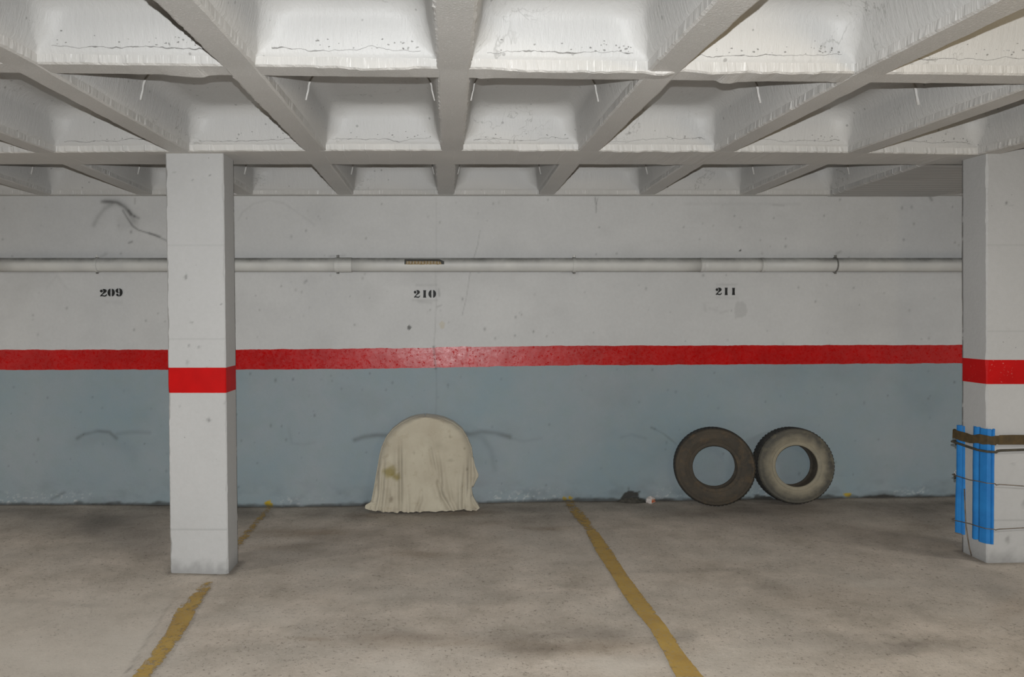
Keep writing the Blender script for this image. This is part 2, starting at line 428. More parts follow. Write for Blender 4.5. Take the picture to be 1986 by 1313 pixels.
# painted bay numbers
def ell(cx, cy, rx, ry, a0, a1, n=14):
    return [(cx+rx*math.cos(math.radians(a0+(a1-a0)*k/n)), cy+ry*math.sin(math.radians(a0+(a1-a0)*k/n))) for k in range(n+1)]
DIG = {
 '0': [ell(.40, .5, .40, .5, 97, 263)+[(.36, .25), (.34, .5), (.36, .75)], ell(.52, .5, .40, .5, 83, -83)+[(.56, .25), (.58, .5), (.56, .75)]],
 '1': [[(.0, 0), (.44, 0), (.38, .08), (.36, .5), (.38, .92), (.42, 1), (.02, 1), (.07, .92), (.08, .5), (.06, .08)]],
 '2': [ell(.19, .72, .17, .19, 0, 330), [(.33, .95), (.44, 1.0), (.62, .98), (.78, .88), (.83, .72), (.76, .56), (.58, .44), (.38, .30), (.24, .17), (.12, .02), (.03, .02), (.10, .16), (.26, .34), (.40, .50), (.46, .66), (.44, .82)],
       [(.06, .02), (.14, .15), (.28, .20), (.46, .15), (.62, .13), (.74, .20), (.80, .31), (.86, .30), (.82, .12), (.72, .01), (.56, -.03), (.38, .01), (.22, .05), (.12, .0)]],
 '9': [ell(.38, .70, .36, .29, 96, 264)+[(.33, .6), (.31, .7), (.33, .82)], [(.44, 1.0), (.62, .97), (.80, .85), (.90, .62), (.90, .40), (.80, .16), (.62, .02), (.42, 0), (.22, .04), (.11, .15), (.11, .27), (.20, .35), (.31, .32), (.38, .22), (.40, .11), (.48, .08), (.55, .18), (.56, .5), (.54, .85)], [(.33, .42), (.50, .44), (.50, .49), (.33, .46)]],
}
def number(items, label):
    V = []; F = []
    for ch, x0, x1, y0, y1 in items:
        for poly in DIG[ch]:
            wmax = {'0': .92, '1': .44, '2': .86, '9': .90}[ch]
            o = len(V)
            for u, v in poly:
                X, Z = at_y(x0+(x1-x0)*u/wmax, y1+(y0-y1)*v, WALLY)
                V.append((X, WALLY-.0105, Z))
            F.append(tuple(range(o, o+len(poly))))
    me = bpy.data.meshes.new('bay_number'); bm = bmesh.new()
    vs_ = [bm.verts.new(v) for v in V]
    fs = [bm.faces.new([vs_[i] for i in f]) for f in F]
    ext = bmesh.ops.extrude_face_region(bm, geom=fs)
    for e in ext['geom']:
        if isinstance(e, bmesh.types.BMVert): e.co.y += .006
    bmesh.ops.triangulate(bm, faces=bm.faces[:]); bmesh.ops.recalc_face_normals(bm, faces=bm.faces[:])
    bm.to_mesh(me); bm.free(); me.materials.append(M['black_paint'])
    o = bpy.data.objects.new('bay_number', me); COL.objects.link(o); o.parent = wall; o['label'] = label
number([('2', 194.5, 208, 560.5, 575), ('0', 209.5, 223.2, 560, 575), ('9', 224.8, 238.2, 559.3, 575)], 'black stencilled bay number 209')
number([('2', 802.4, 815, 562.6, 577.4), ('1', 820, 827.3, 563, 577.3), ('0', 831, 845.8, 562.3, 577.8)], 'black stencilled bay number 210')
number([('2', 1387.3, 1399.2, 557.8, 572), ('1', 1404.6, 1411, 558, 572.3), ('1', 1418.8, 1425.2, 558.3, 572.3)], 'black stencilled bay number 211')

# ------------------------------------------------------------------ floor
gx = np.concatenate([np.arange(-7, -3.9, .4), np.arange(-3.9, 4.6, .0145), np.arange(4.6, 8.01, .4)])
gy = np.concatenate([np.arange(-8, 2.8, .6), np.arange(2.8, WALLY-.005, .0165), [WALLY+.02]])
Xf, Yf = np.meshgrid(gx, gy); Zf = floor_z(Xf, Yf)
PXf, PYf = project(Xf, np.maximum(Yf, 1.0), Zf)
R = np.zeros_like(Xf); G = np.zeros_like(Xf); B = np.zeros_like(Xf)
for cx, cy, rx, ry, st in [(1060, 1235, 210, 30, .34), (1010, 1262, 110, 18, .3), (1200, 1228, 160, 16, .2), (770, 1232, 120, 20, .3), (900, 1215, 300, 40, .12), (1770, 1252, 140, 24, .36), (1760, 1258, 60, 12, .35), (1590, 1240, 200, 22, .2),
                         (1330, 1232, 46, 14, .32), (1945, 1140, 70, 30, .28), (1060, 1010, 120, 24, .28), (700, 1005, 60, 10, .3), (600, 1040, 80, 10, .22), (910, 1165, 110, 14, .2), (820, 1155, 50, 8, .15),
                         (860, 996, 110, 7, .5), (1000, 1150, 90, 12, .15), (1120, 1135, 60, 8, .2), (1480, 1150, 90, 14, .16), (1300, 1108, 90, 5, .25), (1400, 1104, 110, 4, .22), (1470, 1135, 60, 9, .18), (130, 1015, 240, 34, .42), (240, 1040, 140, 50, .38), (60, 1165, 110, 7, .22), (150, 1172, 80, 5, .2), (470, 1000, 70, 22, .3),
                         (1700, 990, 260, 22, .35), (1800, 1010, 110, 40, .42), (1450, 992, 160, 12, .3), (1240, 1280, 40, 10, .12), (640, 1140, 300, 14, .1), (1120, 1095, 70, 6, .15)]:
    R += .7*blob(PXf, PYf, cx, cy, rx, ry, st, int(cx))
for cx, cy, rx, ry, st in [(600, 1035, 130, 12, .45), (560, 1060, 110, 10, .25), (1065, 1025, 70, 7, .35), (960, 1015, 60, 8, .2), (800, 1075, 90, 9, .2), (780, 1240, 170, 22, .3), (600, 1238, 60, 7, .4), (1070, 1255, 190, 24, .28), (1560, 1160, 220, 30, .14), (700, 1000, 50, 8, .3), (900, 992, 110, 9, .35), (1960, 1180, 60, 30, .2)]:
    B += blob(PXf, PYf, cx, cy, rx, ry, st, int(cx)+3)
for cx, cy, rx, ry, st in [(720, 1155, 140, 20, .25), (520, 1190, 130, 26, .35), (760, 1295, 120, 14, .4), (1210, 1290, 130, 24, .7), (1090, 1080, 90, 10, .3), (1690, 1132, 60, 8, .5), (1400, 1080, 200, 10, .2), (1480, 1255, 140, 20, .35), (1880, 1190, 90, 14, .3), (1530, 1298, 60, 8, .5), (830, 1107, 50, 6, .3), (1850, 1290, 150, 30, .3), (428, 1170, 4, 2.5, 1.0), (300, 1250, 90, 40, .3), (120, 1280, 160, 30, .2), (640, 1110, 100, 9, .25), (1420, 1285, 120, 30, .3)]:
    G += blob(PXf, PYf, cx, cy, rx, ry, st, int(cx)+5)
# smoother, paler slab of the left bay, up to the cast joint
joint_x = np.interp(PYf, [1115, 1185, 1313], [372, 320, 240])
left = (1-sstep(-8, 8, PXf - joint_x + (fbm(PYf/7, PYf*0, 61)-.5)*14))*sstep(1115, 1200, PYf)
G += left*(.25+.45*fbm(PXf/90, PYf/30, 62))
R += np.exp(-((PXf-joint_x)/3.0)**2)*sstep(1150, 1190, PYf)*.5*fbm(PXf/12, PYf/12, 63)
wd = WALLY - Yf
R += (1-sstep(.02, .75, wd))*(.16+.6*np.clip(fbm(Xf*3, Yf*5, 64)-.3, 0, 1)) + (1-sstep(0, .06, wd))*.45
# skirting dirt round the pillar feet
for (xa, xb) in ((-1.66, -1.31), (3.2, 3.56)):
    dx = np.maximum(np.maximum(xa-Xf, Xf-xb), 0); dy = np.maximum(np.maximum(PY0-Yf, Yf-4.83), 0)
    R += np.exp(-(np.hypot(dx, dy)/.035)**2)*.55*(.4+fbm(Xf*20, Yf*20, 65))
stain = np.clip(np.stack([R, G, B], -1), 0, 1).reshape(-1, 3)
Zf2 = Zf + (fbm(Xf*1.7, Yf*1.7, 66)-.5)*.008 - left*.004
floor = mesh_obj('floor', np.stack([Xf, Yf, Zf2], -1).reshape(-1, 3), grid_faces(len(gx), len(gy)), M['floor'], smooth=True, stain=stain)
tag(floor, 'worn stained beige concrete garage floor', None, kind='structure')

def parking_line(name, rows_, fade, label):
    V = []; st = []; n = 90
    ys = [r[0] for r in rows_]
    for k in range(n+1):
        y = ys[0]+(ys[-1]-ys[0])*k/n
        a = np.interp(y, ys, [r[1] for r in rows_]); b = np.interp(y, ys, [r[2] for r in rows_])
        ja, jb = (fbm(k*.6, 1., 71)-.5)*4.5*(y-900)/400, (fbm(k*.6, 5., 72)-.5)*4.5*(y-900)/400
        for u in np.linspace(0, 1, 9):
            X, Y, Z = on_floor(a+ja+(b+jb-a-ja)*u, y)
            V.append((float(X[0]), float(Y[0]), float(Z[0])+.0075))
            st.append((np.interp(y, [f[0] for f in fade], [f[1] for f in fade]) + .16*abs(2*u-1)**3, 0, 0))
    o = mesh_obj(name, V, grid_faces(9, n+1), M['yellow'], floor, stain=np.array(st))
    o['label'] = label
parking_line('parking_line', [(986, 515, 528), (1000, 503, 519), (1020, 484, 502), (1060, 448, 470), (1105, 408, 432)], [(986, .55), (1020, .53), (1105, .55)], 'faint yellow-brown parking line stub behind the left pillar')
parking_line('parking_line', [(1122, 397, 420), (1150, 376, 406), (1187, 341, 380), (1229, 322, 358), (1270, 292, 329), (1316, 256, 293)], [(1124, .62), (1145, .48), (1200, .38), (1260, .42), (1316, .44)], 'worn yellow parking line in front of the left pillar')
parking_line('parking_line', [(972, 1090, 1116), (986, 1098, 1126), (1030, 1135, 1157), (1038, 1138, 1163), (1075, 1158, 1190), (1110, 1181, 1211), (1165, 1214, 1252), (1222, 1260, 1296), (1270, 1288, 1326), (1316, 1311, 1365)], [(972, .56), (1010, .44), (1030, .46), (1040, .36), (1316, .30)], 'solid yellow parking line running from the wall to the front')

# ------------------------------------------------------------------ ceiling: waffle slab
_cv = [(2.22, 0), (2.93, 133), (3.05, 152), (4.519, 291), (4.967, 318.5), (6.23, 380.5)]
CV = [-9.0, 1.4] + [a for a, b in _cv]
CZ = [at_y(870, b, a)[1] for a, b in _cv]; CZ = [CZ[0]-.05, CZ[0]-.03] + CZ
def ceil_z(v): return float(np.interp(v, CV, CZ))
def ymap(x, v):
    s1 = .037*x
    s2 = .13*(x/3.36)**2 if x > 0 else .07*(x/2.62)**2
    s2 = min(s2, .3)
    return v + float(np.interp(v, [-1, 1.4, 3.05, 4.519, 4.967, 6.23], [0, s1*.9, s1, s2, 0, 0]))
def cmap(x, v, h): return (x, ymap(x, v), ceil_z(v)+h)
ceiling = mesh_obj('ceiling', *boxvf(-7, 8, -8, WALLY+.02, 2.80, 2.95), M['ceiling'])
tag(ceiling, 'white painted concrete waffle ceiling with deep coffers', None, kind='structure')
XL, XR = -5.4, 6.7
STRIP = .045
def bar(name, axis, a0, a1, c, half, mat, h0=0., edge=.004, seed=0, step=.016, drips=0., xlim=None):
    """a rib: runs along v ('v', at x=c) or along x ('x', at v=c); ragged lower arrises"""
    n = max(2, int((a1-a0)/step)); V = []
    for k in range(n+1):
        s = a0+(a1-a0)*k/n
        j1 = (fbm(s*11, c*3.1, seed+1)-.5)*2*edge; j2 = (fbm(s*11, c*3.1+7, seed+2)-.5)*2*edge
        k1 = (fbm(s*60, c*3.1, seed+3)-.5)*edge*2.2; k2 = (fbm(s*60, c*3.1+7, seed+4)-.5)*edge*2.2
        d1 = drips*max(0, fbm(s*5, c, seed+5)-.62); d2 = drips*max(0, fbm(s*5, c+4, seed+6)-.62)
        prof = [(-half+.004, .40), (-half, STRIP), (-half+j1+k1, h0+.006+k1*.5-d1), (-half+.010+j1, h0-d1*.9), (half-.010+j2, h0-d2*.9), (half+j2+k2, h0+.006+k2*.5-d2), (half, STRIP), (half-.004, .40)]
        for o_, h in prof:
            V.append(cmap(c+o_, s, h) if axis == 'v' else cmap(s, c+o_, h))
    F = grid_faces(8, n+1)
    F += [tuple(range(8))[::-1], tuple(n*8+q for q in range(8))]
    return mesh_obj(name, V, F, mat, ceiling)
HW = .064
XA = [.02+.8*k for k in range(-6, 9)]         # rib axes in the near bays
XB = [-.02+.8*k for k in range(-6, 9)]        # rib axes in the bay along the wall
for i, x in enumerate(XA):
    if XL < x < XR: bar('rib', 'v', -.3, 4.522, x, HW, M['rib'], -.003, .0045, 100+i)
for i, x in enumerate(XB):
    if XL < x < XR and not 3.0 < x < 3.6: bar('rib', 'v', 4.962, WALLY+.01, x, HW, M['rib'], .002, .0045, 200+i)
for c, nm in ((-.205, 0), (1.393, 1), (2.987, 2)):
    o = bar('cross_rib', 'x', XL, XR, c, .063, M['rib'], 0., .0050, 300+nm, .011, .07)
beam = bar('beam', 'x', XL, XR, 4.743, .224, M['soffit'], -.002, .007, 320, .014, .05); beam['label'] = 'wide flat beam carried by the pillars'
bar('wall_rib', 'x', XL, XR, 6.20, .034, M['rib'], 0., .002, 330)
# solid strip over the right pillar, plank-marked
def strip_mat():
    n = N('plank_marked_soffit'); s = n.new('ShaderNodeSeparateXYZ'); n.link(n.tc.outputs['Object'], s.inputs[0])
    y = n.math('ADD', n.math('MULTIPLY', s.outputs[1], 11.), n.math('MULTIPLY', n.noise(2, 2), .25))
    f = n.math('ABSOLUTE', n.math('SUBTRACT', n.math('FRACT', y), .5))
    ln = n.math('MULTIPLY', n.rng(f, 0, .11, 1, 0), n.rng(n.noise(1.7, 2), .38, .5))
    col = n.mix(n.rng(n.noise(1, 3, .6, vec=n.scale((1.5, 30, 1))), .35, .65), (.50, .49, .47), (.43, .425, .41))
    col = n.mix(ln, col, (.78, .77, .76))
    return n.done(col, .5, .3, n.bump(ln, .8, .006))
M['plank'] = strip_mat()
SX0, SX1 = 3.03, 3.92
V = []
for k in range(41):
    v = 4.962+(WALLY+.008-4.962)*k/40
    for x, h in ((SX0+.006, .4), (SX0, .05), (SX0+(fbm(k*.5, 1, 9)-.5)*.01, .006), (SX0+.02, -.004), (SX1-.02, -.004), (SX1, .004), (SX1, .4)): V.append(cmap(x, v, h))
mesh_obj('solid_strip', V, grid_faces(7, 41), M['plank'], ceiling)['label'] = 'flat plank-marked strip above the right pillar'

def coffer(x0, x1, v0, v1, seam, seed, crack=0.):
    """rounded pan: loops of a rounded rectangle rising from the rib strip, drafted walls, round shoulder, flat top"""
    prof = [(-.002, STRIP-.012), (.006, STRIP-.002), (.010, STRIP+.006), (.022, .10), (.034, .15)]
    R_ = .085; i0, h0 = .034, .15
    for k in range(1, 9):
        t = math.pi/2*k/8; prof.append((i0+R_*(1-math.cos(t)), h0+R_*1.1*math.sin(t)))
    prof += [(i0+R_+.03, h0+R_*1.1+.001), (i0+R_+.12, h0+R_*1.1+.0015)]
    def loop(ins, cr, m=6, side=10):
        a0, a1, b0, b1 = x0+ins, x1-ins, v0+ins, v1-ins; P = []
        cs = [(a1-cr, b0+cr, -90), (a1-cr, b1-cr, 0), (a0+cr, b1-cr, 90), (a0+cr, b0+cr, 180)]
        for q, (cx, cy, st) in enumerate(cs):
            for k in range(m+1):
                t = math.radians(st+90*k/m); P.append((cx+cr*math.cos(t), cy+cr*math.sin(t)))
            nx, ny, nst = cs[(q+1) % 4]
            e = (nx+cr*math.cos(math.radians(nst)), ny+cr*math.sin(math.radians(nst))); s0 = P[-1]
            for k in range(1, side): P.append((s0[0]+(e[0]-s0[0])*k/side, s0[1]+(e[1]-s0[1])*k/side))
        return P
    V = []
    for j, (ins, h) in enumerate(prof):
        cr = .012 if j < 3 else (.12 if ins < .125 else .10 if ins < .16 else .05) if h > .2 else min(.055+.065*(h-STRIP)/.2, .12)
        for q, (x, v) in enumerate(loop(ins, cr)):
            jz = (fbm(x*14+seed, v*14, 81)-.5)*.016 if 0 < j < 3 else 0
            V.append(cmap(x, v, h+jz))
    nl = len(V)//len(prof); F = grid_faces(nl, len(prof), True)
    F.append(tuple((len(prof)-1)*nl+k for k in range(nl)))
    o = mesh_obj('coffer', V, F, M['ceiling'], ceiling, smooth=True)
    if crack:
        Pc = []; n_ = 120; xa, xb = x0+.06, x1-.06
        for k in range(n_+1):
            x = xa+(xb-xa)*k/n_
            on = sstep(.40, .50, fbm(x*5, seed, 86)); wd_ = .0008+.006*max(0, fbm(x*40, seed, 84)-.42)*on*crack
            h = STRIP+.012+(fbm(x*7, seed, 85)-.4)*.034+(fbm(x*45, seed, 87)-.5)*.010
            ins = .010+max(0, h-.051)/.049*.012+.0012
            for dh in (-wd_, wd_): Pc.append(cmap(x, v1-ins, h+dh))
        mesh_obj('crack', Pc, grid_faces(2, n_+1), M['crack'], o)
        Pc = []; Fc = []
        for k in range(int(26*crack)):
            cx = xb-abs(RNG.normal(0, .12)) if k % 3 else RNG.uniform(xa, xb); ch = STRIP+.02+abs(RNG.normal(0, .018)); rr_ = RNG.uniform(.0012, .0042)
            o_ = len(Pc)
            for q in range(7):
                t = 2*math.pi*q/7; q_ = rr_*RNG.uniform(.5, 1.3); h = ch+q_*math.sin(t)*.8
                Pc.append(cmap(cx+q_*1.4*math.cos(t), v1-(.010+max(0, h-.051)/.049*.012+.0014), h))
            Fc.append(tuple(range(o_, o_+7)))
        tag(mesh_obj('dirt_specks', Pc, Fc, M['crack'], o), kind='stuff')
    if seam is not None:
        path = []
        arc = [(ins, h) for ins, h in prof[3:]]
        path += [(x0+ins, h) for ins, h in arc]; path += [(x0+(x1-x0)*t, prof[-1][1]) for t in (.3, .4, .5, .6, .7)]; path += [(x1-ins, h) for ins, h in arc[::-1]]
        P = [cmap(x, seam+(fbm(x*9, seed, 82)-.5)*.01, h-.001) for x, h in path]
        rr = [.0055+.004*vnoise(k*.9, seed, 83) for k in range(len(P))]
        mesh_obj('seam_ridge', *tube(P, rr, 6), M['rib'], o, smooth=True)
sd = 0
for xs, v0, v1, sf in ((XA, -.142, 1.330, None), (XA, 1.456, 2.924, .5), (XA, 3.050, 4.519, .5), (XB, 4.967, 6.166, .72)):
    for a, b in zip(xs[:-1], xs[1:]):
        x0, x1 = a+HW, b-HW
        if x0 < XL or x1 > XR: continue
        if xs is XB and 2.3 < a < 2.5: x1 = SX0
        if xs is XB and 3.1 < a < 3.3: x0 = SX1
        if x1-x0 < .05: continue
        sd += 3
        if x0 > 3.9 and xs is XB and a < 3.3: coffer(SX1, b-HW, v0, v1, None, sd) if b-HW-SX1 > .3 else None
        else: coffer(x0, x1, v0, v1, v0+(v1-v0)*sf if sf else None, sd, {1.456: 1., 3.050: .5}.get(v0, 0.))
# flat slab behind the camera, closing walls out of view
mesh_obj('slab', *boxvf(-7, 8, -8, -.26, ceil_z(-1)+.01, 2.79), M['ceiling'], ceiling)
mesh_obj('slab', *boxvf(XR-.06, 8, -.27, WALLY, ceil_z(4)+.0, 2.79), M['ceiling'], ceiling)
mesh_obj('slab', *boxvf(-7, XL+.06, -.27, WALLY, ceil_z(4)+.0, 2.79), M['ceiling'], ceiling)
M['plain_wall'] = paint('plain_wall_paint', (.60, .595, .57), (.54, .54, .52))
for nm, b in (('wall_left', (-7.15, -7, -8.15, WALLY, -.3, 2.9)), ('wall_right', (8, 8.15, -8.15, WALLY, -.3, 2.9)), ('wall_front', (-7, 8, -8.15, -8, -.3, 2.9))):
    tag(mesh_obj(nm, *boxvf(*b), M['plain_wall']), kind='structure')

# ------------------------------------------------------------------ pillars
def pillar(xt0, xb0, xt1, xb1, y1, ztop, zbot, zr1, zr0, label, seed):
    zs = list(np.arange(zbot-.02, zr0-.006, .009)) + [zr0]
    n_low = len(zs)-1
    zs += list(np.linspace(zr0, zr1, 11))[1:]; n_mid = len(zs)-1
    zs += list(np.arange(zr1+.009, ztop-.004, .009)) + [ztop+.02]
    V = []; st = []; y0 = PY0; ns = 30
    for j, z in enumerate(zs):
        t = (z-zbot)/(ztop-zbot); xa = xb0+(xt0-xb0)*t; xb = xb1+(xt1-xb1)*t
        def ch(i): return .004+.016*max(0, fbm(z*9, i*3.3, seed)-.52)*2+.004*fbm(z*50, i, seed+1)
        c = [ch(i) for i in range(4)]
        L = []
        fr = [xa+c[0]]+[xa+(xb-xa)*k/ns for k in range(1, ns)]+[xb-c[1]]
        L += [(x, y0, 0) for x in fr]
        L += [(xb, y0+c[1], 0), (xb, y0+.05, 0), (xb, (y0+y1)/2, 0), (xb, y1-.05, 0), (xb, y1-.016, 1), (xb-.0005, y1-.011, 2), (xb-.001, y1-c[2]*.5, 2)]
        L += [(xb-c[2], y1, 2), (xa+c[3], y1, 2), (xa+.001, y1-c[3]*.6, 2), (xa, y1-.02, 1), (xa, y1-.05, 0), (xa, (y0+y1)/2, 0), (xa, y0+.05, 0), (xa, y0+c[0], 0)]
        for q, (x, y, k) in enumerate(L):
            rel = (fbm(x*6+y*6, z*6, seed+4)-.5)*.004
            V.append((x, y+(rel if q <= ns else 0), z))
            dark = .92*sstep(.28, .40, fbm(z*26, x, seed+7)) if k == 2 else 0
            foot = (1-sstep(0, .10, z-zbot+(fbm(x*30, z*20, seed+8)-.5)*.1))*.35
            lift = .30*math.exp(-((z-(zbot+.27))/.003)**2)+.10*math.exp(-((z-(ztop-.545))/.004)**2)+.12*math.exp(-((z-(zr1+.17))/.004)**2) if q <= ns else 0
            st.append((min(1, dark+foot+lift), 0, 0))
    nl = len(L); F = grid_faces(nl, len(zs), True); mi = []
    for j in range(len(zs)-1):
        mi += [1 if n_low <= j < n_mid else 0]*nl
    F += [tuple(range(nl))[::-1], tuple((len(zs)-1)*nl+k for k in range(nl))]; mi += [0, 0]
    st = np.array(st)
    A = np.array(V); PXp, PYp = project(A[:, 0], A[:, 1], A[:, 2])
    fr_ = A[:, 1] < PY0+.003
    for cx, cy, rx, ry, s in [(360, 538, 3, 7, .5), (372, 625, 4, 3, .35), (386, 673, 3, 3, .4), (366, 670, 3, 3, .5), (363, 703, 4, 6, .25), (405, 815, 4, 5, .55), (437, 781, 5, 5, .25), (399, 713, 2, 2, .5), (349, 788, 2, 2, .3), (428, 590, 2, 2, .6), (338, 333, 3, 3, .4), (408, 340, 2, 2, .5), (375, 350, 2, 2, .5), (1953, 393, 3, 4, .6), (1962, 398, 6, 1.6, .4), (1986, 975, 6, 10, .3), (1955, 1045, 5, 10, .35), (1965, 900, 7, 3, .25)]:
        st[:, 0] = np.maximum(st[:, 0], blob(PXp, PYp, cx, cy, rx, ry, s, int(cx))*fr_)
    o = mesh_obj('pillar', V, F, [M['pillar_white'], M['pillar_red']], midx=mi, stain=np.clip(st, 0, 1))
    return tag(o, label, 'pillar', 'square pillars along the beam', 'structure')
ct = ceil_z(4.7)
def xy(px, py, Y): return float(at_y(px, py, Y)[0])
def zz(py, Y, px=870): return float(at_y(px, py, Y)[1])
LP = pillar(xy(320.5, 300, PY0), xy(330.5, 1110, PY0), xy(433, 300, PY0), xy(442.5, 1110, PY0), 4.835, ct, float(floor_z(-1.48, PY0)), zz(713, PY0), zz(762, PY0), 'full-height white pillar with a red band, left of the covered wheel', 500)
rx0t, rx0b = xy(1913.5, 303, PY0), xy(1913.5, 1090, PY0)
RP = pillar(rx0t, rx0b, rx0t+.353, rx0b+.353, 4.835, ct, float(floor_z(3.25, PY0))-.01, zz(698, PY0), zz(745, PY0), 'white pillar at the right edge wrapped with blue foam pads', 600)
LP['label'] = 'white square pillar with red band standing alone left of the cloth'

# ------------------------------------------------------------------ drain pipe along the wall
PR = .0555; PYC = WALLY-.012-PR; PZ = zz(513.5, PYC-.02)
pipe = empty('drain_pipe', (0, PYC, PZ)); tag(pipe, 'long white-painted drain pipe fixed along the back wall', 'pipe')
def rx_(prof, seg=28):
    V = []
    for x, r in prof:
        for k in range(seg):
            t = 2*math.pi*k/seg; V.append((x, r*math.cos(t), r*math.sin(t)))
    return V, grid_faces(seg, len(prof), True)
def pxx(px): return xy(px, 513, PYC-.05)
secs = [(-6.9, pxx(-20)), (pxx(-20), pxx(650)), (pxx(678), pxx(1362)), (pxx(1366), pxx(1481)), (pxx(1483), 7.9)]
for a, b in secs:
    mesh_obj('pipe_section', *rx_([(a+.002, PR-.004), (a+.003, PR)] + [(a+(b-a)*k/12, PR) for k in range(1, 12)] + [(b-.003, PR), (b-.002, PR-.004)]), M['pipe'], pipe, smooth=True)
a, b = pxx(648), pxx(681)
mesh_obj('coupling', *rx_([(a, PR-.002), (a+.001, PR+.0035), (b-.004, PR+.0035), (b, PR+.003), (b, PR-.003)]), M['pipe'], pipe, smooth=False)
for px in (1362, 1481):
    a = pxx(px); mesh_obj('coupling', *rx_([(a-.004, PR-.002), (a-.003, PR+.002), (a+.022, PR+.002), (a+.024, PR-.002)]), M['pipe'], pipe)
for px, wd_ in ((184, .016), (654, .016), (1115, .022), (1625, .010)):
    a = pxx(px); ring = rx_([(a-wd_/2, PR+.001), (a-wd_/2, PR+.006), (a+wd_/2, PR+.006), (a+wd_/2, PR+.001)])
    m_ = M['pipe'] if px != 1625 else M['dirty_iron']
    br = mesh_obj('pipe_bracket', *ring, m_, pipe)
    for sgn in (1, -1):
        hx = [(.011*math.cos(math.radians(q*60)), .011*math.sin(math.radians(q*60))) for q in range(6)]
        Vn = [(a+u, -.01+v_, sgn*(PR+.004)) for u, v_ in hx]+[(a+u, -.01+v_, sgn*(PR+.022 if sgn > 0 else PR+.015)) for u, v_ in hx]
        Fn = [tuple(range(6)), tuple(range(6, 12))]+[(k, (k+1) % 6, 6+(k+1) % 6, 6+k) for k in range(6)]
        mesh_obj('bracket_bolt', Vn, Fn, M['pipe'] if px in (184, 1115) and sgn > 0 else M['dirty_iron'], br)
# broken window in the pipe showing its ribbed tan lining
a, b = pxx(786), pxx(860); V = []; F = []
def patch_pt(x, ang, r): return (x, -r*math.cos(ang), r*math.sin(ang))
nseg = 60; V = []
for k in range(nseg+1):
    u = k/nseg; x = a+(b-a)*u
    lo = .00+.10*(fbm(k*.9, 2, 91)-.5); hi = .62-.35*sstep(.82, 1, u)
    rid = .0018*math.sin(u*nseg*1.3)
    for q in range(6): V.append(patch_pt(x, lo+(hi-lo)*q/5, PR+.0012+rid*(1 if 0 < q < 5 else 0)))
mesh_obj('exposed_lining', V, grid_faces(6, nseg+1), M['foam_tan'], pipe, smooth=True)['label'] = 'broken patch showing ribbed tan lining'
V = []
for k in range(nseg+1):
    u = k/nseg; x = a-.006+(b-a+.012)*u
    hi = .80-.35*sstep(.86, 1, u); lo = hi-(.26+.14*fbm(k*.5, 3, 92)) if 0.04 < u < .93 else .02
    for q in range(4): V.append(patch_pt(x, lo+(hi-lo)*q/3, PR+.0042))
mesh_obj('broken_edge', V, grid_faces(4, nseg+1), M['gap_dark'], pipe)['label'] = 'dark broken rim of the patch'

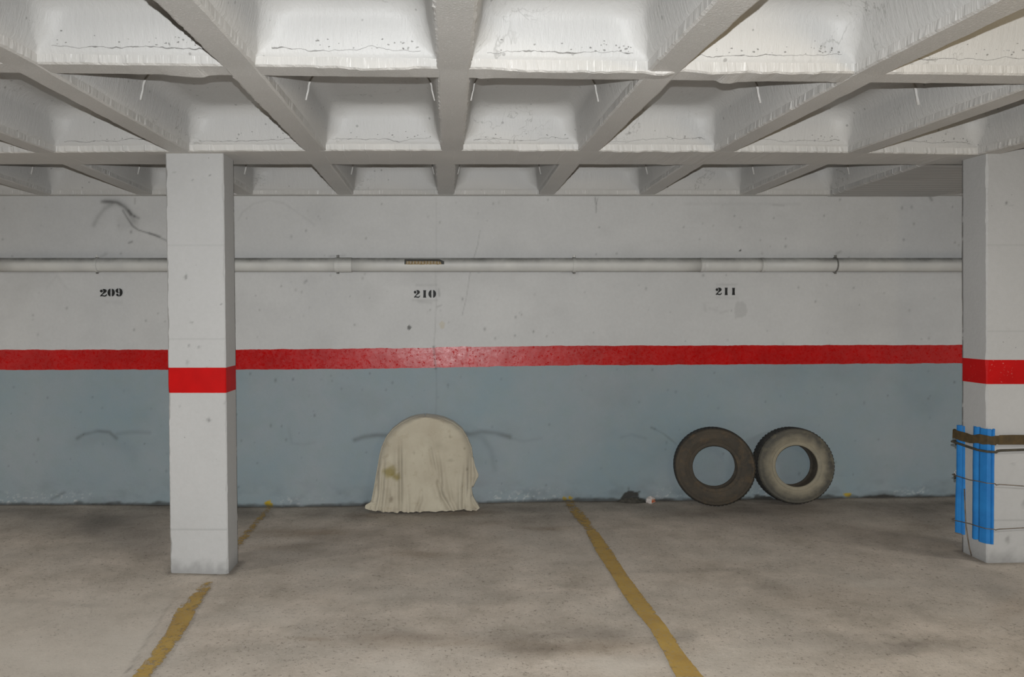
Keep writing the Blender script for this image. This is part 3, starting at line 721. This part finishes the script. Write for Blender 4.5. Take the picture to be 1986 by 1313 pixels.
# ------------------------------------------------------------------ tyres leaning on the wall
def tyre(px, py, yaw, lean, mats, R0, label, tilt=0):
    """axis along local y; origin at the ground contact"""
    hw = .088
    sw = [(.166, hw-.016), (.168, hw-.008), (.174, hw-.004), (.180, hw-.006), (.186, hw-.002), (.205, hw+.005), (.225, hw+.009), (.228, hw+.0105), (.231, hw+.009), (.252, hw+.010), (.272, hw+.004), (.286, hw-.006), (.289, hw-.005), (.292, hw-.009), (.2985, hw-.020)]
    tr = []
    for q in np.linspace(-hw+.020, hw-.020, 57):
        g = min(abs(q-c) for c in (-.042, -.015, .015, .042))
        tr.append((.3065-.008*(abs(q)/(hw-.02))**3 - (.006 if g < .0035 else 0), q))
    ln = [(.166, hw-.016), (.170, hw-.028), (.190, hw-.018), (.23, hw-.006), (.265, hw-.010), (.285, hw-.026), (.291, .0), (.285, -hw+.026), (.265, -hw+.010), (.23, -hw+.006), (.190, -hw+.018), (.170, -hw+.028), (.166, -hw+.016)]
    X0, Z0 = at_y(px, py, 6.0); k = R0/.3065
    yc_top = WALLY - .012
    # stand it: bottom out from the wall, leaning back until the rear shoulder touches
    root = empty('tyre')
    def sc(pf): return [(r*k, h) for r, h in pf]
    for nm, pf, m in (('sidewall', sw, mats[0]), ('sidewall', [(r, -h) for r, h in sw], mats[0]), ('tread', tr, mats[1]), ('inner_liner', ln, mats[2])):
        V, F = lathe(sc(pf), 96)
        mesh_obj(nm, V, F, m, root, smooth=True)
    V, F = lathe(sc([(.1665, -(hw-.013)), (.1655, -(hw-.006)), (.172, -(hw-.0015)), (.181, -(hw-.0035)), (.192, -(hw+.0045)), (.193, -(hw+.0025))]), 96)
    mesh_obj('bead', V, F, mats[3], root, smooth=True)
    # small lugs on the shoulders, merged as one part
    parts = []
    for q in range(64):
        t = 2*math.pi*q/64
        for s in (1, -1):
            c0, s0 = math.cos(t), math.sin(t); dt = .030
            vs8 = []
            for (rr, h) in ((.284, (hw-.0045)*s), (.2990, (hw-.021)*s), (.3045, (hw-.026)*s), (.290, (hw-.012)*s)):
                for d in (-dt, dt): vs8.append((rr*k*math.cos(t+d), h, rr*k*math.sin(t+d)))
            parts.append((vs8, [(0, 2, 3, 1), (2, 4, 5, 3), (0, 1, 7, 6), (4, 6, 7, 5), (0, 6, 4, 2), (1, 3, 5, 7)]))
    tag(mesh_obj('tread_lugs', *merge(parts), mats[1], root), kind='stuff')
    Rz = Matrix.Rotation(yaw, 4, 'Z'); Rx = Matrix.Rotation(-lean, 4, 'X')
    Mx = Rz @ Rx @ Matrix.Rotation(tilt, 4, 'Y')
    ext = [Mx @ Vector((R0*math.cos(t), h, R0*math.sin(t))) for t in np.linspace(0, 2*math.pi, 97) for h in (-hw+.02, hw-.02)]
    ext += [Mx @ Vector((.25*k*math.cos(t), h, .25*k*math.sin(t))) for t in np.linspace(0, 2*math.pi, 97) for h in (-hw-.01, hw+.01)]
    ymax = max(e.y for e in ext); zmin = min(e.z for e in ext)
    y = yc_top - ymax
    cx, _ = at_y(px, 903, y-.05)
    root.matrix_world = Matrix.Translation((float(cx), y, float(floor_z(cx, y)) - zmin + .001)) @ Mx
    return tag(root, label, 'tyre', 'old tyres leaning on the wall')
tyre(1388.5, 978, math.radians(-13), math.radians(4), (M['tyre_dark'], M['tread_dark'], M['liner'], M['tyre_dark']), .3055, 'dark brown-black bare tyre leaning on the wall, nearer the cloth')
tyre(1543, 976, math.radians(-4), math.radians(4), (M['tyre_grey'], M['tread_dark'], M['liner'], M['tyre_pale']), .2985, 'dusty grey bare tyre with pale inner rim, nearer the right pillar')

# ------------------------------------------------------------------ cloth draped over a round thing
CY = 6.02
outl = [(990, 716, 928), (984, 712, 926), (976, 719, 921), (965, 721, 917), (950, 724, 914.5), (925, 728, 915), (900, 732.5, 916.5), (885, 735, 917), (870, 739, 914.5), (850, 748, 906), (835, 760, 896.5), (822, 777, 880), (814, 793, 862), (810, 806, 846), (808, 823.6, 824.4)]
ozs = [zz(a, CY) for a, b, c in outl]; oxl = [xy(b, 900, CY) for a, b, c in outl]; oxr = [xy(c, 900, CY) for a, b, c in outl]
zb = float(floor_z(-.2, CY-.05)); zt = ozs[-1]
folds = [([(776, 850), (777, 990)], 1.0, -1), ([(832, 862), (842, 905), (850, 940), (858, 965), (874, 990)], 1.0, -1), ([(845, 868), (852, 905), (856, 940)], .7, -1), ([(745, 885), (741, 950), (737, 990)], .9, -1), ([(733, 900), (732, 960), (726, 985)], .8, -1),
         ([(902, 895), (900, 940), (899, 990)], .9, -1), ([(910, 880), (908, 950), (905, 975)], .8, -1), ([(818, 945), (816, 970), (808, 990)], .9, -1), ([(757, 925), (752, 970), (748, 992)], .6, -1), ([(838, 880), (847, 930)], .8, 1), ([(868, 925), (876, 970), (884, 988)], .6, -1), ([(890, 930), (892, 985)], .5, 1), ([(790, 935), (792, 990)], .5, 1)]
NR, NC = 90, 150
V = []; 
for j in range(NR):
    tt = j/(NR-1); s = 1-(1-tt)**2.0
    z = ozs[0]+(zt-ozs[0])*s
    xl = float(np.interp(z, ozs, oxl)); xr = float(np.interp(z, ozs, oxr)); cx = (xl+xr)/2; hw_ = (xr-xl)/2
    low = 1-s
    yf = CY-.035*low**2.5
    for i in range(NC):
        u = i/(NC-1); SD = .14
        if u < SD: q = u/SD; ang = q*math.pi/2; x = xl-.004*math.sin(q*math.pi); y = WALLY-.022-(WALLY-.022-yf-.045)*q
        elif u > 1-SD: q = (1-u)/SD; x = xr+.004*math.sin(q*math.pi); y = WALLY-.022-(WALLY-.022-yf-.045)*q
        else:
            q = (u-SD)/(1-2*SD); x = xl+(xr-xl)*q
            e = min(x-xl, xr-x); rr = .085
            y = yf+ (rr-math.sqrt(max(0, rr*rr-(rr-min(e, rr))**2)))
        V.append([x, y, z])
V = np.array(V); PXc, PYc = project(V[:, 0], V[:, 1], V[:, 2])
fold = np.zeros(len(V))
for pts, st, sg in folds:
    d = np.full(len(V), 1e9)
    for (x0, y0), (x1, y1) in zip(pts[:-1], pts[1:]):
        dx, dy = x1-x0, y1-y0; t = np.clip(((PXc-x0)*dx+(PYc-y0)*dy)/(dx*dx+dy*dy), 0, 1)
        d = np.minimum(d, np.hypot(PXc-x0-t*dx, (PYc-y0-t*dy)*.6))
    fade = sstep(pts[0][1]-12, pts[0][1]+50, PYc)
    fold += sg*st*fade*(np.exp(-(d/3.0)**2)*.026 - np.exp(-((d-7)/4.5)**2)*.011)
fold += (fbm(PXc/26, PYc/70, 95)-.5)*.03*sstep(830, 960, PYc) + (fbm(PXc/9, PYc/14, 96)-.5)*.005
V[:, 1] -= fold*sstep(WALLY-.02, WALLY-.10, V[:, 1])
# hem: wavy, reaching the floor
hem = np.clip(1-(V[:, 2]-zb)/.10, 0, 1)
V[:, 2] = np.maximum(V[:, 2] , floor_z(V[:, 0], V[:, 1])+.010)
V[:, 1] -= hem**2*(fbm(V[:, 0]*16, V[:, 0]*0, 97)-.25)*.08
V[:, 2] += hem**3*(np.maximum(fbm(V[:, 0]*19, V[:, 0]*0+4, 98)-.55, 0))*.05
V[:, 1] = np.minimum(V[:, 1], WALLY-.014)
sb = blob(PXc, PYc, 757, 914, 15, 14, .75, 3)+blob(PXc, PYc, 768, 926, 10, 9, .7, 4)
sr = blob(PXc, PYc, 760, 967, 6, 8, .6, 5)+blob(PXc, PYc, 803, 878, 3, 4, .4, 6)+blob(PXc, PYc, 872, 847, 4, 3, .35, 7)+blob(PXc, PYc, 901, 870, 3, 3, .4, 8)+blob(PXc, PYc, 850, 865, 26, 16, .18, 9)+blob(PXc, PYc, 906, 910, 3, 3, .5, 10)+blob(PXc, PYc, 875, 893, 8, 3, .25, 10)
sr += np.clip(fold*22, 0, .0)
cloth = mesh_obj('cloth_cover', V, grid_faces(NC, NR), M['cloth'], smooth=True, stain=np.clip(np.stack([sr, sb*0, sb], -1), 0, 1))
sol = cloth.modifiers.new('thickness', 'SOLIDIFY'); sol.thickness = .004; sol.offset = -1
tag(cloth, 'stained beige cloth draped over a round upright shape against the wall', 'cloth')
def sheet(ptsA, ptsB, Ya, Yb, n=14, wob=.01):
    V = []
    for k in range(n):
        t = k/(n-1)
        for m in range(5):
            q = m/4
            a = [np.interp(t, np.linspace(0, 1, len(ptsA)), [p[i] for p in ptsA]) for i in (0, 1)]
            b = [np.interp(t, np.linspace(0, 1, len(ptsB)), [p[i] for p in ptsB]) for i in (0, 1)]
            Y = Ya+(Yb-Ya)*q + wob*math.sin(q*9+t*3)
            X, Z = at_y(a[0]+(b[0]-a[0])*q, a[1]+(b[1]-a[1])*q, Y); V.append((float(X), Y, float(Z)))
    return V, grid_faces(5, n)
def soften(o, th=.004):
    s = o.modifiers.new('thickness', 'SOLIDIFY'); s.thickness = th
    return o
soften(mesh_obj('loose_fold', *sheet([(914, 882), (914, 900), (913, 925), (914, 945)], [(917, 886), (922, 905), (929, 922), (917, 944)], 6.06, 6.10), M['cloth'], cloth, smooth=True, stain=np.zeros((70, 3))))
soften(mesh_obj('loose_corner', *sheet([(740, 975), (730, 980), (722, 984), (735, 988)], [(720, 974), (709, 980), (708, 986), (728, 991)], 6.02, 6.0, wob=.006), M['cloth'], cloth, smooth=True, stain=np.zeros((70, 3))))
soften(mesh_obj('loose_corner', *sheet([(912, 965), (911, 975), (909, 984), (905, 988)], [(916, 960), (924, 975), (931, 985), (924, 991)], 6.03, 5.99, wob=.006), M['cloth'], cloth, smooth=True, stain=np.zeros((70, 3))))

# ------------------------------------------------------------------ foam pads, strap, cords and wires on the right pillar
cx0, cy0 = rx0b+.004, PY0
yA = float(at_x(1885, 940, cx0-.02)[0]); xA = xy(1928, 940, PY0-.02)
def pad(path, z0, z1, th, label, bend, seed):
    """path: outer plan polyline; swept between z0 and z1 with small sway"""
    path = [Vector((a, b, 0)) for a, b in path]; n = 60; V = []; m = len(path)
    nrm = []
    for i in range(m):
        t = (path[min(i+1, m-1)]-path[max(i-1, 0)]).normalized(); nrm.append(Vector((t.y, -t.x, 0)))
    for j in range(n+1):
        t = j/n; z = z0+(z1-z0)*t
        sway = bend*math.sin(t*5.5+seed)*.002+(fbm(t*7, seed, 99)-.5)*.003
        zo = [(fbm(i*.4, seed, 98)-.5)*.012 if j in (0, n) else 0 for i in range(m)]
        ring = [(p+nrm[i]*(-0)+Vector((sway, sway*.3, 0)), i) for i, p in enumerate(path)]
        ring += [(p-nrm[i]*th+Vector((sway, sway*.3, 0)), i) for i, p in reversed(list(enumerate(path)))]
        V += [(p.x, p.y, z+zo[i]) for p, i in ring]
    F = grid_faces(2*m, n+1, True)
    for i in range(m-1):
        F.append((i, i+1, 2*m-2-i, 2*m-1-i)[::-1]); o = n*2*m; F.append((o+i, o+i+1, o+2*m-2-i, o+2*m-1-i))
    o = mesh_obj('foam_pad', V, F, M['pad_blue'], smooth=False)
    return tag(o, label, 'foam pad', 'blue foam pads on the right pillar')
def lobes(p0, p1, n, amp, out, off, k=22):
    """wavy line from p0 to p1 bulging to `out`, n lobes"""
    r = []
    for q in range(k+1):
        t = q/k; r.append((p0[0]+(p1[0]-p0[0])*t+out[0]*(off+amp*abs(math.sin(math.pi*n*t))), p0[1]+(p1[1]-p0[1])*t+out[1]*(off+amp*abs(math.sin(math.pi*n*t)))))
    return r
zA0, zA1 = zz(1052, 4.62), zz(831, 4.62)
pa = lobes((cx0, yA), (cx0, cy0+.03), 1.5, .012, (-1, 0), .016)
pa += [(cx0-.024, cy0+.01), (cx0-.018, cy0-.012), (cx0-.006, cy0-.026)]
pa += lobes((cx0+.006, cy0), (xA, cy0), 1, .010, (0, -1), .020, 12)
pad(pa, zA0, zA1, .014, 'wide blue foam pad folded round the front corner of the right pillar', 1, 1)
pb = [(cx0-.008, 4.798), (cx0-.015, 4.802), (cx0-.021, 4.813), (cx0-.014, 4.826), (cx0-.022, 4.838), (cx0-.028, 4.850), (cx0-.029, 4.862), (cx0-.022, 4.872), (cx0-.005, 4.868), (cx0+.03, 4.862)]
pad(pb[::-1], zz(1034, 4.84), zz(825.5, 4.84), .008, 'narrow blue foam pad on the rear corner of the right pillar', 1.3, 4)
px1 = rx0b+.353+.008
def loop_path(off, zs):
    pts = [(px1+off, 4.845+off, zs[4]), (cx0+.05, 4.873+off, zs[0]), (cx0-.014, 4.886+off, zs[0]), (cx0-.037-off, 4.874, zs[0]), (cx0-.036-off, 4.845, zs[0]), (cx0-.034-off, yA-.01, zs[1]), (cx0-.033-off, cy0+.03, zs[2]), (cx0-.022-off*.7, cy0-.018-off*.7, zs[2]), (cx0+.012, cy0-.032-off, zs[2]), (xA, cy0-.030-off, zs[3]), (xA+.03, cy0-.014-off, zs[3]), (px1, cy0-.010-off, zs[4]), (px1+off+.004, cy0+.02, zs[4])]
    return pts
def dens(p, n=8):
    r = []
    q = p+[p[0]]
    for a, b in zip(q[:-1], q[1:]):
        for k in range(n): r.append(tuple(a[i]+(b[i]-a[i])*k/n for i in range(3)))
    return r
def on_pad(py, Y): return zz(py, Y)
P = dens(loop_path(.004, (on_pad(842, 4.86), on_pad(850, 4.74), on_pad(853, 4.6), on_pad(853.5, 4.58), on_pad(854, 4.58))))
V = []; c_ = Vector((cx0+.18, 4.72, 0))
for k, p in enumerate(P):
    d = Vector((p[0]-c_.x, p[1]-c_.y, 0)).normalized()
    hgt = .027+.002*math.sin(k*.4)
    for dz, do in ((-hgt, .0005), (hgt, .0005), (hgt, .0045), (-hgt, .0045)): V.append((p[0]+d.x*do, p[1]+d.y*do, p[2]+dz+.001*math.sin(k*.7)))
F = []
for k in range(len(P)):
    a, b = k*4, ((k+1) % len(P))*4
    for q in range(4): F.append((a+q, a+(q+1) % 4, b+(q+1) % 4, b+q))
tag(mesh_obj('strap', V, F, M['strap']), 'wide brown strap tied round the right pillar over the blue pads', 'strap')
def ring_tube(name, off, zs, r, m, label, cat, group=None):
    P = dens(loop_path(off, zs)); P.append(P[0])
    return tag(mesh_obj(name, *tube(P, r, 7, False), m, smooth=True), label, cat, group)
ring_tube('cord', .012, (on_pad(857, 4.86), on_pad(866, 4.74), on_pad(875, 4.6), on_pad(874, 4.58), on_pad(871, 4.58)), .0075, M['cord'], 'thick dark cord round the right pillar just below the strap', 'cord')
w1 = ring_tube('wire', .008, (on_pad(921, 4.86), on_pad(929, 4.74), on_pad(936, 4.6), on_pad(940, 4.58), on_pad(947, 4.58)), .0028, M['wire'], 'thin wire round the middle of the blue pads', 'wire', 'wires round the right pillar')
w2 = ring_tube('wire', .008, (on_pad(1008, 4.86), on_pad(1013, 4.74), on_pad(1024, 4.6), on_pad(1027, 4.58), on_pad(1022, 4.58)), .0028, M['wire'], 'thin wire round the lower end of the blue pads', 'wire', 'wires round the right pillar')
def knot(parent, px, py, Y, r, m):
    X, Z = at_y(px, py, Y); V = []
    pts = [(float(X)+r*math.cos(k*1.9)*(1-.02*k), Y+r*.7*math.sin(k*2.3), float(Z)+r*math.sin(k*1.3)) for k in range(26)]
    V, F = tube(pts, r*.28, 6)
    mesh_obj('knot', V, F, m, parent, smooth=True)
knot(w1, 1853, 924, 4.893, .013, M['cord']); 
tl = [at_y(a, b, 4.88) for a, b in ((1853, 920), (1850, 915), (1853, 912))]
mesh_obj('wire_end', *tube([(float(a), 4.875, float(b)) for a, b in tl], .0025, 6), M['paper_white'], w1)
tc_ = [bpy.data.objects['cord']]
knot(tc_[0], 1855, 859, 4.884, .012, M['cord'])
hang = []
for px_, py_, ox in ((1870.5, 948, .036), (1871.5, 985, .036), (1873, 1013, .036), (1876.5, 1040, .030), (1880, 1062, .020), (1884, 1086, .012)):
    y_, z_ = at_x(px_, py_, cx0-ox); hang.append((cx0-ox, float(y_), float(z_)))
hang[-1] = (hang[-1][0], hang[-1][1], float(floor_z(hang[-1][0], hang[-1][1]))+.005)
tag(mesh_obj('wire', *tube(hang, .0036, 7), M['wire'], smooth=True), 'loose wire hanging down to the floor between the blue pads', 'wire')

# ------------------------------------------------------------------ litter
bm = bmesh.new(); bmesh.ops.create_icosphere(bm, subdivisions=3, radius=.035)
for v in bm.verts:
    f = .75+.55*fbm(v.co.x*70+9, v.co.y*70+v.co.z*90, 33, 3)
    v.co = Vector((v.co.x*f*1.05, v.co.y*f*.8, v.co.z*f*.85))
bm.faces.ensure_lookup_table()
for f in bm.faces:
    c = f.calc_center_median(); f.material_index = 1 if (c.x > .004 and -.014 < c.z < .012) else 0
me = bpy.data.meshes.new('crumpled_wrapper'); bm.to_mesh(me); bm.free(); me.materials.append(M['paper_white']); me.materials.append(M['paper_red'])
o = bpy.data.objects.new('crumpled_wrapper', me); COL.objects.link(o)
X, Z = at_y(1261.5, 974, 6.15); o.location = (float(X), 6.15, float(floor_z(X, 6.15))+.024)
tag(o, 'small crumpled white and red paper wrapper at the foot of the wall', 'litter')
# heap of dark dirt at the wall foot beside the wrapper
V = []; 
for j in range(9):
    for i in range(26):
        u = i/25; q = j/8; x = float(at_y(1196+62*u, 970, 6.2)[0])
        hgt = .034*math.sin(math.pi*u)**1.3*(1+.5*(fbm(u*8, 3, 35)-.5))*(1-.5*u)
        y = WALLY-.012-.075*q*math.sin(math.pi*u)**.5; z = float(floor_z(x, y))+.001+hgt*(1-q)**1.2+.006*(fbm(u*20, q*6, 36)-.4)*math.sin(math.pi*u)*(1-q)
        V.append((x, y, z))
tag(mesh_obj('dirt_heap', V, grid_faces(26, 9), M['grit'], smooth=True), 'low heap of dark dirt against the wall beside the wrapper', 'dirt', kind='stuff')
